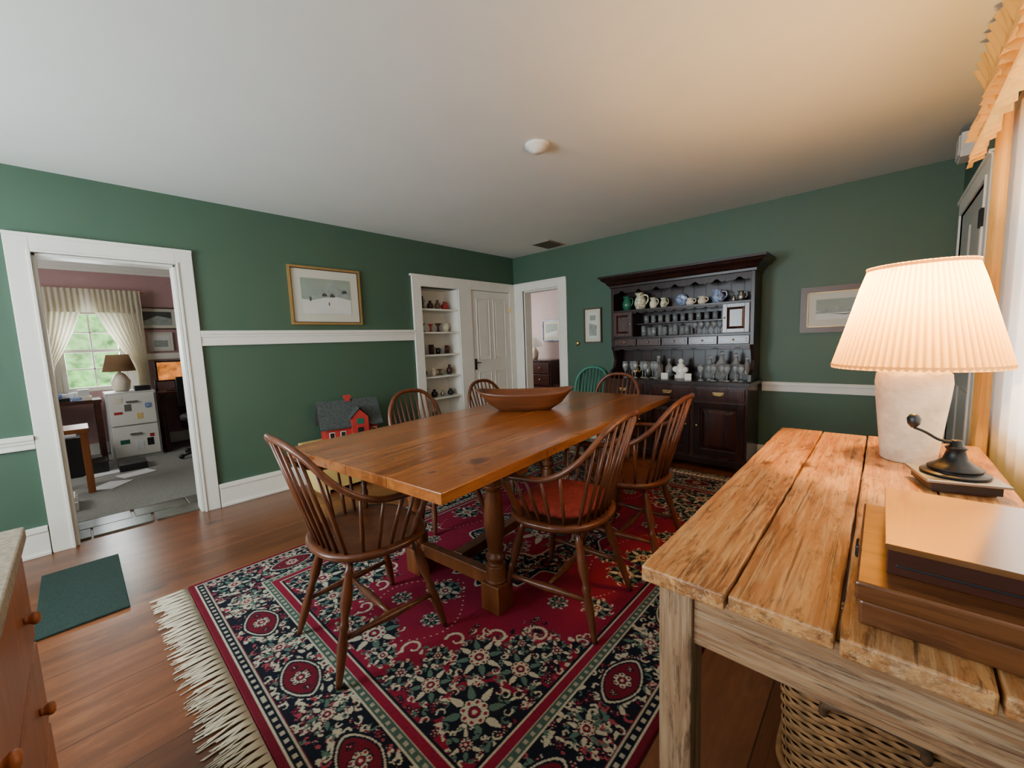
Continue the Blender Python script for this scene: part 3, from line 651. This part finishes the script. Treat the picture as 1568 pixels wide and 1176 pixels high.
# ------------------------------------------------------------ hutch
hx0,hx1=-2.17,-.82; yb_=YB-.028; yf=3.80; yu=3.96
b=B('oak_hutch').m(HUTCHR)
b.box(hx0,hx1,yf,yb_,.10,.765); b.m(HUTCH)
b.box(hx0-.015,hx1+.015,yf-.015,yb_,.05,.10)
for x in (hx0-.01,hx1-.08):
    b.box(x,x+.09,yf-.01,yf+.08,0,.05); b.box(x,x+.09,yb_-.1,yb_,0,.05)
b.box(hx0-.02,hx1+.02,yf-.03,yb_,.765,.80)
w3=(hx1-hx0)/3
for i in range(3):
    a=hx0+w3*i+.02; c=a+w3-.04
    b.m(HUTCHR).box(a,c,yf-.012,yf,.645,.745)
    b.box(a+.015,c-.015,yf-.018,yf-.010,.66,.73)
    b.m(BRASS).box((a+c)/2-.045,(a+c)/2+.045,yf-.021,yf-.018,.685,.71); b.tube(cat([((a+c)/2-.035,yf-.02,.70),((a+c)/2-.03,yf-.036,.685),((a+c)/2+.03,yf-.036,.685),((a+c)/2+.035,yf-.02,.70)],4),.004,6)
    b.m(HUTCH)
    b.box(a,a+.055,yf-.016,yf,.13,.615); b.box(c-.055,c,yf-.016,yf,.13,.615); b.box(a+.055,c-.055,yf-.016,yf,.13,.185); b.box(a+.055,c-.055,yf-.016,yf,.56,.615)
    b.m(HUTCHR)
    p0,p1,q0,q1=a+.065,c-.065,.195,.55; g=.03
    b.add([(p0,yf,q0),(p1,yf,q0),(p1,yf,q1),(p0,yf,q1),(p0+g,yf-.016,q0+g),(p1-g,yf-.016,q0+g),(p1-g,yf-.016,q1-g),(p0+g,yf-.016,q1-g)],[(4,5,6,7),(0,1,5,4),(1,2,6,5),(2,3,7,6),(3,0,4,7)])
    b.m(BRASS).ball((c-.028 if i<2 else a+.028,yf-.025,.4),.012)
b.m(HUTCH)
b.box(hx0,hx1,yb_-.02,yb_,.80,1.76)
for k in range(12):
    x=hx0+.02+(hx1-hx0-.04)*k/12; b.box(x+.004,x+(hx1-hx0-.04)/12-.004,yb_-.024,yb_-.02,.81,1.74)
def side(x):
    pts=[(yb_-.02,.80),(yu-.06,.80),(yu-.05,.86),(yu+.03,.90),(yu+.06,.98),(yu+.03,1.06),(yu,1.12),(yu,1.75),(yb_-.02,1.75)]
    b.prism(pts,'yz',x,x+.028)
side(hx0); side(hx1-.028)
b.box(hx0+.028,hx1-.028,yu,yb_-.02,1.735,1.76)
for z in (1.205,1.485): b.box(hx0+.028,hx1-.028,yu+.005,yb_-.02,z,z+.018)
b.box(hx0+.028,hx1-.028,yu+.005,yb_-.02,1.11,1.125)
b.box(hx0+.25,hx1-.25,yu+.07,yb_-.02,1.345,1.357)
def scallop(z1,z0,n,y,x0=hx0+.028,x1=hx1-.028,t=.014):
    m_=120; bot=[]
    for i in range(m_+1):
        u_=i/m_; d=abs(math.sin(pi*n*u_))**.6; bot.append((x0+(x1-x0)*u_,z0+(z1-z0)*.55*d*(.7+.3*math.cos(2*pi*n*u_*2))))
    for i in range(m_): b.prism([bot[i],bot[i+1],(bot[i+1][0],z1),(bot[i][0],z1)],'xz',y,y+t)
scallop(1.74,1.665,7,yu); scallop(1.486,1.455,9,yu,hx0+.25,hx1-.25); scallop(1.112,1.075,7,yu)
for x0 in (hx0+.028,hx1-.248):
    x1=x0+.22; b.m(HUTCH).box(x0,x1,yu-.006,yu+.012,1.223,1.485)
    b.box(x0 if x0>-1.5 else x1-.015,(x0 if x0>-1.5 else x1-.015)+.015,yu,yb_-.02,1.223,1.485)
    p0,p1,q0,q1=x0+.04,x1-.04,1.26,1.45
    b.m(HUTCHR); g=.022
    for (aa,bb,cc,dd) in ((x0+.005,x0+.04,1.23,1.48),(x1-.04,x1-.005,1.23,1.48),(x0+.04,x1-.04,1.23,1.262),(x0+.04,x1-.04,1.448,1.48)): b.box(aa,bb,yu-.018,yu-.006,cc,dd)
    b.add([(p0,yu-.006,q0),(p1,yu-.006,q0),(p1,yu-.006,q1),(p0,yu-.006,q1),(p0+g,yu-.016,q0+g),(p1-g,yu-.016,q0+g),(p1-g,yu-.016,q1-g),(p0+g,yu-.016,q1-g)],[(4,5,6,7),(0,1,5,4),(1,2,6,5),(2,3,7,6),(3,0,4,7)])
    b.m(BRASS).ball((x0+.2 if x0<-1.5 else x0+.02,yu-.024,1.36),.008)
    b.m(HUTCH)
nd=5; dw=(hx1-hx0-.056)/nd
b.box(hx0+.028,hx1-.028,yu+.02,yb_-.02,1.125,1.205)
for i in range(nd):
    a=hx0+.028+dw*i+.006; b.m(HUTCHR).box(a,a+dw-.012,yu-.004,yu+.02,1.13,1.20); b.box(a+.02,a+dw-.032,yu-.009,yu-.004,1.142,1.188); b.m(BRASS).ball((a+dw/2-.006,yu-.018,1.165),.009)
b.m(HUTCH)
pr=[(0,1.74),(.012,1.745),(.015,1.765),(.03,1.775),(.045,1.80),(.075,1.82),(.085,1.84),(.10,1.845),(.10,1.865),(.0,1.865)]
for i in range(len(pr)-2):
    (d0,z0),(d1,z1)=pr[i],pr[i+1]
    P=lambda d,z:[(hx0-d,yb_,z),(hx0-d,yu-d,z),(hx1+d,yu-d,z),(hx1+d,yb_,z)]
    b.add(P(d0,z0)+P(d1,z1),[(0,1,5,4),(1,2,6,5),(2,3,7,6)])
b.add([(hx0-.1,yb_,1.865),(hx0-.1,yu-.1,1.865),(hx1+.1,yu-.1,1.865),(hx1+.1,yb_,1.865)],[(0,1,2,3)])
b.done(bevel=.002)
def pitcher(name,mat,c,h,r,handle=True):
    b=B(name).m(mat); b.lathe([(r*.6,0),(r*.75,h*.05),(r,h*.35),(r*.95,h*.55),(r*.6,h*.8),(r*.7,h),(r*.62,h),(r*.52,h*.8),(r*.8,h*.5),(.001,h*.1)],c,20)
    if handle: b.tube(cat([(c[0]+r*.6,c[1],c[2]+h*.85),(c[0]+r*1.2,c[1],c[2]+h*.8),(c[0]+r*1.3,c[1],c[2]+h*.5),(c[0]+r*.9,c[1],c[2]+h*.3)],5),r*.12,8); b.tube([(c[0]-r*.5,c[1],c[2]+h*.9),(c[0]-r*.9,c[1],c[2]+h*1.02)],[r*.3,r*.1],8)
    b.done()
zs=1.504
POT=simple('painted_ceramic',(.62,.55,.38),.25,var=.8,scale=50)
pitcher('green_pitcher',GREENC,(-2.04,4.07,zs),.15,.05); pitcher('ceramic_pitcher',POT,(-1.885,4.06,zs),.17,.062)
pitcher('ceramic_jug',CREAM,(-1.755,4.08,zs),.11,.038); pitcher('ceramic_jug',POT,(-1.655,4.10,zs),.10,.036)
pitcher('ceramic_jug',CREAM,(-1.39,4.08,zs),.07,.040); pitcher('ceramic_jug',CREAM,(-1.28,4.08,zs),.075,.040); pitcher('blue_white_teapot',BLUEW,(-1.14,4.08,zs),.12,.055); pitcher('pewter_tankard',PEWTER,(-.95,4.08,zs),.09,.035)
pitcher('pewter_tankard',PEWTER,(-1.02,4.12,zs),.06,.02)
b=B('display_plate').m(BLUEW); b.M=Matrix.Translation((-1.50,4.155,zs+.065))@Matrix.Rotation(-1.35,4,'X'); b.lathe([(.001,0),(.04,0),(.06,.008),(.058,.012),(.04,.004),(.001,.004)],(0,0,0),28); b.M=None; b.done()
b=B('glassware').m(GLASS)
def gl(x,y,z,h,r): b.lathe([(r*.9,0),(r,h*.5),(r,h),(r*.93,h),(r*.9,h*.1),(.001,h*.08)],(x,y,z),14)
def gob(x,y,z,h,r): b.lathe([(r*.8,0),(r*.7,h*.04),(r*.15,h*.08),(r*.12,h*.4),(r*.6,h*.5),(r,h*.75),(r*.85,h),(r*.8,h),(r*.9,h*.75),(.001,h*.48)],(x,y,z),14)
for i in range(9): gl(-1.85+i*.055,4.06+.03*(i%2),1.2235,.09+.02*(i%3==0),.024)
for i in range(5): gob(-1.34+i*.055,4.08,1.2235,.12,.026)
for i in range(10): gl(-1.85+i*.075,4.13,1.3575,.08,.024)
b.done()
b=B('wine_glasses').m(GLASS)
for i in range(7): gob(-1.98+i*.055,3.90+.05*(i%2),.8005,.17,.03)
for i in range(7): gob(-1.22+i*.055,3.87+.05*(i%2),.8005,.15,.028)
b.done()
b=B('glass_decanters').m(GLASS)
def dec(x,y,h,r): b.lathe([(r*.9,0),(r,.015),(r,h*.55),(r*.4,h*.72),(r*.35,h*.85),(r*.5,h*.87),(r*.3,h*.87),(r*.3,h*.72),(r*.85,h*.52),(r*.85,.02),(.001,.015)],(x,y,.8005),18); b.ball((x,y,.8005+h*.93),r*.4)
for x,y,h,r in ((-1.20,4.06,.22,.048),(-1.09,4.04,.26,.053),(-.98,4.07,.24,.050),(-.885,4.05,.21,.04),(-1.70,4.08,.22,.045),(-1.60,4.10,.19,.038)): dec(x,y,h,r)
b.done()
CH=simple('white_china',(.8,.78,.72),.2)
b=B('ceramic_figurine').m(CH); b.lathe([(.06,0),(.06,.03),(.045,.04),(.05,.08),(.035,.13),(.02,.15)],(-1.45,4.02,.8005),16); b.ball((-1.45,4.02,.97),.026); b.ball((-1.50,4.01,.89),.03); b.ball((-1.405,4.01,.885),.028); b.done()
b=B('white_tile_plaque').m(CH); b.box(-1.60,-1.535,3.90,3.91,.8005,.86); b.done()
b=B('white_tile_plaque').m(CH); b.box(-1.37,-1.31,3.89,3.90,.8005,.86); b.done()
pitcher('pewter_tankard',PEWTER,(-1.83,4.13,.8005),.16,.045); pitcher('brass_kettle',BRASS,(-1.97,4.12,.8005),.13,.045); 
zsn=(.33,.595,.85,1.105,1.366,1.63)
pal=[BLACK,CREAM,BOXD,PEWTER,RED,GREENC,WICKD,BOXD,BLACK]
for k,z in enumerate(zsn):
    b=B('shelf_ornaments')
    for i in range(4 if k else 2):
        y=2.76+i*.12+random.uniform(-.012,.012); r=random.uniform(.028,.048); h=random.uniform(.07,.15); m_=random.choice(pal); x=XL-.12+random.uniform(-.03,.03)
        b.m(m_)
        t=random.random()
        if t<.5: b.lathe([(r*.6,0),(r,h*.3),(r*.9,h*.6),(r*.4,h*.8),(r*.5,h),(.001,h)],(x,y,z+.0005),14)
        elif t<.75: b.lathe([(r,0),(r*.9,.01),(r*.3,.02),(r*.3,h*.5),(r,h*.8),(r*.9,h*.8),(.001,h*.55)],(x,y,z+.0005),14)
        else: b.lathe([(r,0),(r,h),(r*.85,h),(.001,h*.2)],(x,y,z+.0005),14); b.tube(cat([(x+.0,y+r,z+h*.8),(x,y+r*1.6,z+h*.7),(x,y+r,z+h*.3)],4),.004,6)
    b.done()
# ------------------------------------------------------------ pine table
b=B('pine_side_table').m(PINE)
edges=[-.345,-.185,-.032,.13,.29]
def board(x0,x1,y0,y1,z0,z1,sd):
    rs=random.Random(sd); n=26; L0=[];R0_=[]
    for i in range(n+1):
        y=y0+(y1-y0)*i/n; L0.append((x0+rs.uniform(0,.0026),y)); R0_.append((x1-rs.uniform(0,.0026),y))
    poly=L0[::-1]+R0_ ; b.prism(poly,'xy',z0,z1)
for i in range(4):
    board(edges[i]+.0010,edges[i+1]-.0010,.735+.006*(i%2),2.285-.004*(i%2),.728+.0008*(i%2),.76-.0012*(i%2),i)
b.m(PINED); b.box(-.30,.26,.775,.80,.61,.728); b.box(-.30,.26,2.22,2.245,.61,.728)
b.m(PINE); b.box(-.315,-.29,.80,2.22,.61,.728); b.box(.25,.272,.80,2.22,.61,.728)
b.m(PINEL)
for x,y in ((-.318,.765),(.21,.765),(-.318,2.19),(.21,2.19)): b.box(x,x+.066,y,y+.066,0,.727)
b.done(bevel=.004)
b=B('ceramic_table_lamp').m(JAR)
b.lathe([(.066,0),(.072,.005),(.076,.05),(.085,.14),(.093,.22),(.097,.27),(.094,.30),(.078,.32),(.045,.335),(.03,.34)],(lx,ly,.7605),36)
b.m(BRASS); b.lathe([(.02,.338),(.012,.36),(.012,.44),(.018,.45),(.018,.49),(.001,.5)],(lx,ly,.76),16)
for a in (0,2*pi/3,4*pi/3): b.tube([(lx,ly,1.385),(lx+.126*math.cos(a),ly+.126*math.sin(a),1.395)],.002,6)
b.tube([(lx,ly,1.25),(lx,ly,1.405)],.003,6)
b.m(SHADE); b.lathe([(.218,.33),(.216,.338),(.18,.475),(.148,.60),(.131,.655),(.132,.66)],(lx,ly,.76),576,star=.020,k=72,caps=False)
b.m(CURT); b.lathe([(.221,.323),(.222,.336),(.219,.337)],(lx,ly,.76),60,caps=False); b.lathe([(.135,.652),(.136,.664),(.133,.664)],(lx,ly,.76),60,caps=False)
b.m(simple('lamp_bulb',(1,.8,.5),.5,emit=6)); b.ball((lx,ly,1.275),.025)
b.done()
b=B('coffee_grinder'); gx_,gy_=.165,1.66
b.M=Matrix.Translation((gx_,gy_,.7605))@Matrix.Rotation(.25,4,'Z')
b.m(BLACK).box(-.070,.070,-.070,.070,.006,.03); b.m(BOXD).box(-.062,.062,-.062,.062,0,.03); b.m(PEWTER).box(-.082,.082,-.082,.082,.03,.038)
b.m(IRON); b.lathe([(.070,.038),(.072,.045),(.054,.05),(.058,.058),(.042,.068),(.026,.082),(.019,.108),(.024,.116),(.014,.122),(.011,.137)],(0,0,0),28)
b.tube(cat([(.0,0,.13),(-.035,0,.135),(-.065,-.0,.155),(-.092,0,.168)],5),[.0065]*16,8,flat=.6); b.m(BLACK); b.lathe([(.005,.166),(.014,.178),(.016,.194),(.010,.205),(.001,.208)],(-.092,0,0),14)
b.M=None; b.done(bevel=.002)
b=B('writing_box').m(BOXW); b.box(-.01,.285,.79,1.16,.7605,.80); b.box(-.016,.288,.784,1.166,.802,.832); b.m(IRON); b.box(-.022,-.012,.96,1.0,.79,.815); b.done(bevel=.004)
b=B('mahogany_case').m(BOXD); b.box(.02,.284,.84,1.14,.8325,.872); b.m(BOXT); b.box(.016,.288,.836,1.144,.8725,.882); b.m(BLACK); b.box(.03,.275,.838,.8395,.846,.85); b.done(bevel=.003)
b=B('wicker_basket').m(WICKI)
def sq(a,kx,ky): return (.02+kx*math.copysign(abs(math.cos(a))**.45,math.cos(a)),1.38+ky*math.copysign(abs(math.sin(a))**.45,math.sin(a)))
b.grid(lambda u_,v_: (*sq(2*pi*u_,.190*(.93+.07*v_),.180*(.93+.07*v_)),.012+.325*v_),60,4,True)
def ringpts(kx,ky,n):
    P=[Vector((*sq(2*pi*i/720,kx,ky),0)) for i in range(721)]
    S=[0]
    for i in range(720): S.append(S[-1]+(P[i+1]-P[i]).length)
    out=[];j=0
    for i in range(n):
        t=S[-1]*i/n
        while S[j+1]<t: j+=1
        out.append(P[j].lerp(P[j+1],(t-S[j])/max(1e-9,S[j+1]-S[j])))
    return out
b.m(WICK); NS=52
for j in range(20):
    z=.018+j*.0160; k=.93+.07*(z/.33); rp=ringpts(.198*k,.188*k,NS*4); C0=Vector((.02,1.38,0)); pts=[]
    for i,p in enumerate(rp):
        dirv=(p-C0).normalized(); off=.0036*math.cos(pi*i/4+pi*(j%2))
        pts.append(p+dirv*off+Vector((0,0,z)))
    pts.append(pts[0]); b.tube(pts,.0022,6,flat=3.6)
def rim(z,kx): return [(*sq(2*pi*i/80,.205*kx,.195*kx),z) for i in range(81)]
for ph in (0,2.1,4.2):
    pp=[]
    for i,p in enumerate(ringpts(.205,.195,160)+ringpts(.205,.195,160)[:1]):
        d_=(p-Vector((.02,1.38,0))).normalized(); pp.append(p+d_*.008*math.cos(i*.55+ph)+Vector((0,0,.345+.009*math.sin(i*.55+ph))))
    b.tube(pp,.0065,6)
b.tube(rim(.012,.95),.01,8)
b.add(rim(.340,.99)[:-1],[tuple(range(80))]); 
b.m(WICKD); b.tube(cat([(-.07,1.175,.27),(-.06,1.15,.315),(.02,1.14,.335),(.10,1.15,.315),(.11,1.175,.27)],6),.010,8)
b.done()
# curtains
b=B('window_curtain').m(CURT)
drape(b,2.32,2.52,.296,.45,2.12,.016,4,n=140,rows=20)
b.m(BRASS); b.tube([(.296,2.31,2.13),(.296,2.54,2.13)],.006,8); b.tube([(.296,2.53,2.13),(.338,2.53,2.13)],.006,8)
b.done()
b=B('curtain_valance').m(CURT)
drape(b,.65,2.54,.258,1.97,2.15,.014,26,flare=-.01,n=500,rows=8)
ruffle(b,.65,2.54,.254,1.855,1.985,.016,24,700,seed=1)
ruffle(b,.65,2.54,.246,1.945,2.04,.014,27,700,seed=4)
ruffle(b,.65,2.54,.256,2.13,2.21,.013,27,700,edge=0,seed=2)
b.m(BRASS); b.tube([(.281,.62,2.14),(.281,2.30,2.14)],.006,8); b.tube([(.281,.64,2.14),(.338,.64,2.14)],.006,8)
b.done()
b=B('sheer_curtain').m(CURTW); drape(b,.72,2.68,.326,.50,2.0,.006,14,n=300,rows=6); b.done()
b=B('smoke_detector').m(WHITE); b.lathe([(.001,-.045),(.03,-.045),(.034,-.038),(.05,-.035),(.055,-.018),(.07,-.015),(.072,-.001),(.001,-.001)],(-1.54,1.96,ZC),32); b.done()
b=B('ceiling_vent').m(simple('vent_brown',(.26,.23,.18),.6)); b.box(-3.12,-2.86,3.80,4.12,ZC-.012,ZC-.001)
b.m(FRAMEB)
for i in range(10): b.box(-3.10+i*.024,-3.09+i*.024,3.82,4.10,ZC-.015,ZC-.012)
b.done()
b=B('wall_speaker').m(simple('speaker_white',(.6,.6,.55),.5)); b.box(.27,.355,3.45,3.60,2.15,2.28); b.m(GREYM).box(.262,.27,3.46,3.59,2.16,2.27); b.done(bevel=.006)
b=B('thermostat').m(BRASS); b.M=Matrix.Translation((-2.78,YB-.001,1.17))@Matrix.Rotation(pi/2,4,'X'); b.lathe([(.03,0),(.03,.02),(.022,.03),(.001,.03)],(0,0,0),20); b.M=None; b.done()
b=B('yellow_toy_chest').m(YEL); b.box(-3.74,-3.38,1.28,1.98,.03,.37); b.box(-3.76,-3.36,1.26,2.0,.37,.40); b.box(-3.735,-3.375,1.30,1.35,0,.03); b.box(-3.735,-3.375,1.9,1.95,0,.03)
b.m(BLACK).box(-3.38,-3.372,1.60,1.66,.30,.35); b.done(bevel=.004)
b=B('toy_barn'); b.M=Matrix.Translation((-3.56,1.64,.4005))@Matrix.Rotation(math.radians(-14),4,'Z')
b.m(RED); b.box(-.13,.13,-.22,.22,0,.16); b.prism([(-.13,.16),(.13,.16),(0,.33)],'xz',-.22,.22)
b.m(ROOF)
for sg in (-1,1):
    b.add([(0,-.26,.355),(0,.26,.355),(sg*.17,.26,.135),(sg*.17,-.26,.135),(0,-.26,.342),(0,.26,.342),(sg*.165,.26,.123),(sg*.165,-.26,.123)],[(0,1,2,3),(4,5,6,7),(0,3,7,4),(1,2,6,5),(2,3,7,6)])
b.m(RED); b.box(.08,.19,-.01,.13,0,.21); b.prism([(-.01,.21),(.13,.21),(.06,.28)],'yz',.06,.19)
b.m(ROOF); b.add([(.05,.06,.295),(.2,.06,.295),(.2,.15,.20),(.05,.15,.20),(.05,-.03,.20),(.2,-.03,.20)],[(0,1,2,3),(0,1,5,4)])
b.m(WHITE)
for y in (-.19,-.1,.165): b.box(.13,.134,y,y+.045,.04,.095)
b.m(BLACK)
for y in (-.185,-.095,.17): b.box(.134,.136,y,y+.035,.045,.09)
b.box(.19,.192,.035,.085,0,.12); b.m(GREENC).box(.19,.193,.03,.09,.15,.2)
b.m(RED); b.box(-.02,.02,-.02,.02,.34,.37); b.prism([(-.03,.37),(.03,.37),(0,.395)],'xz',-.03,.03)
b.M=None; b.done(bevel=.001)
B('door_mat').m(MATG).box(-3.42,-2.65,-.245,.065,.001,.012).done(bevel=.003)
b=B('chest_with_knobs').m(CHEST); b.box(-1.60,-.72,-.60,-.15,.04,.755)
for z0,z1 in ((.07,.27),(.29,.50),(.52,.73)): b.box(-1.575,-.745,-.15,-.138,z0,z1)
for x in (-1.60,-.78): b.box(x,x+.06,-.21,-.15,0,.04); b.box(x,x+.06,-.60,-.54,0,.04)
for z in (.17,.395,.625):
    for x in (-1.42,-.93):
        b.M=Matrix.Translation((x,-.138,z))@Matrix.Rotation(-pi/2,4,'X'); b.lathe([(.01,0),(.009,.008),(.014,.013),(.016,.02),(.010,.025),(.001,.026)],(0,0,0),16); b.M=None
b.m(STONE); b.box(-1.625,-.70,-.62,-.13,.755,.79); b.done(bevel=.005)
# ------------------------------------------------------------ lights
def area(name,loc,direc,sx,sy,power,col):
    l=bpy.data.lights.new(name,'AREA'); l.shape='RECTANGLE'; l.size=sx; l.size_y=sy; l.energy=power; l.color=col
    o=bpy.data.objects.new(name,l); bpy.context.scene.collection.objects.link(o); o.location=loc
    o.rotation_euler=Vector(direc).to_track_quat('-Z','Z').to_euler(); return o
area('daylight_window_2',(-2.6,YN-.12,1.4),(0,1,.30),1.15,1.25,155,(.80,.92,1))
area('daylight_window_3',(-1.0,YN-.12,1.4),(0,1,-.10),1.15,1.25,58,(.95,.96,1))
area('daylight_window_1',(XR+.20,1.6,1.4),(-1,0,0),1.8,1.1,50,(1,.97,.93))
area('daylight_window_4',(OX-.14,.17,1.3),(1,0,-.1),.55,.95,42,(.90,.95,1))
area('office_fill_light',(-5.5,-1.45,1.6),(0,1,-.1),1.4,1.2,42,(.94,.96,1))  # added area light to brighten the office
area('hall_fill_light',(-5.9,5.4,1.5),(1,0,0),1.2,1.3,42,(.97,.97,1))  # added area light to brighten the hall, the wall behind is solid
l=bpy.data.lights.new('lamp_bulb_light','POINT'); l.energy=72; l.color=(1,.53,.11); l.shadow_soft_size=.035
o=bpy.data.objects.new('lamp_bulb_light',l); bpy.context.scene.collection.objects.link(o); o.location=(lx,ly,1.33)
w=bpy.data.worlds.new('World'); bpy.context.scene.world=w; w.use_nodes=True
bg=w.node_tree.nodes['Background']; st=w.node_tree.nodes.new('ShaderNodeTexSky'); st.sky_type='HOSEK_WILKIE'; st.turbidity=6
st.sun_direction=(.3,-.4,.8)
w.node_tree.links.new(st.outputs[0],bg.inputs['Color']); bg.inputs['Strength'].default_value=1.6
# ------------------------------------------------------------ camera
f,a,t,r=616.0,math.radians(42.75),math.radians(6.01),math.radians(-2.14)
F=Vector((-math.sin(a)*math.cos(t),math.cos(a)*math.cos(t),-math.sin(t))); R0=Vector((math.cos(a),math.sin(a),0)); U0=R0.cross(F)
R=R0*math.cos(r)+U0*math.sin(r); U=-R0*math.sin(r)+U0*math.cos(r)
cd=bpy.data.cameras.new('Camera'); cd.sensor_width=36; cd.lens=36*f/1568; cd.clip_start=.02
c=bpy.data.objects.new('Camera',cd); bpy.context.scene.collection.objects.link(c)
c.matrix_world=Matrix(((R.x,U.x,-F.x,0),(R.y,U.y,-F.y,0),(R.z,U.z,-F.z,1.22),(0,0,0,1)))
bpy.context.scene.camera=c
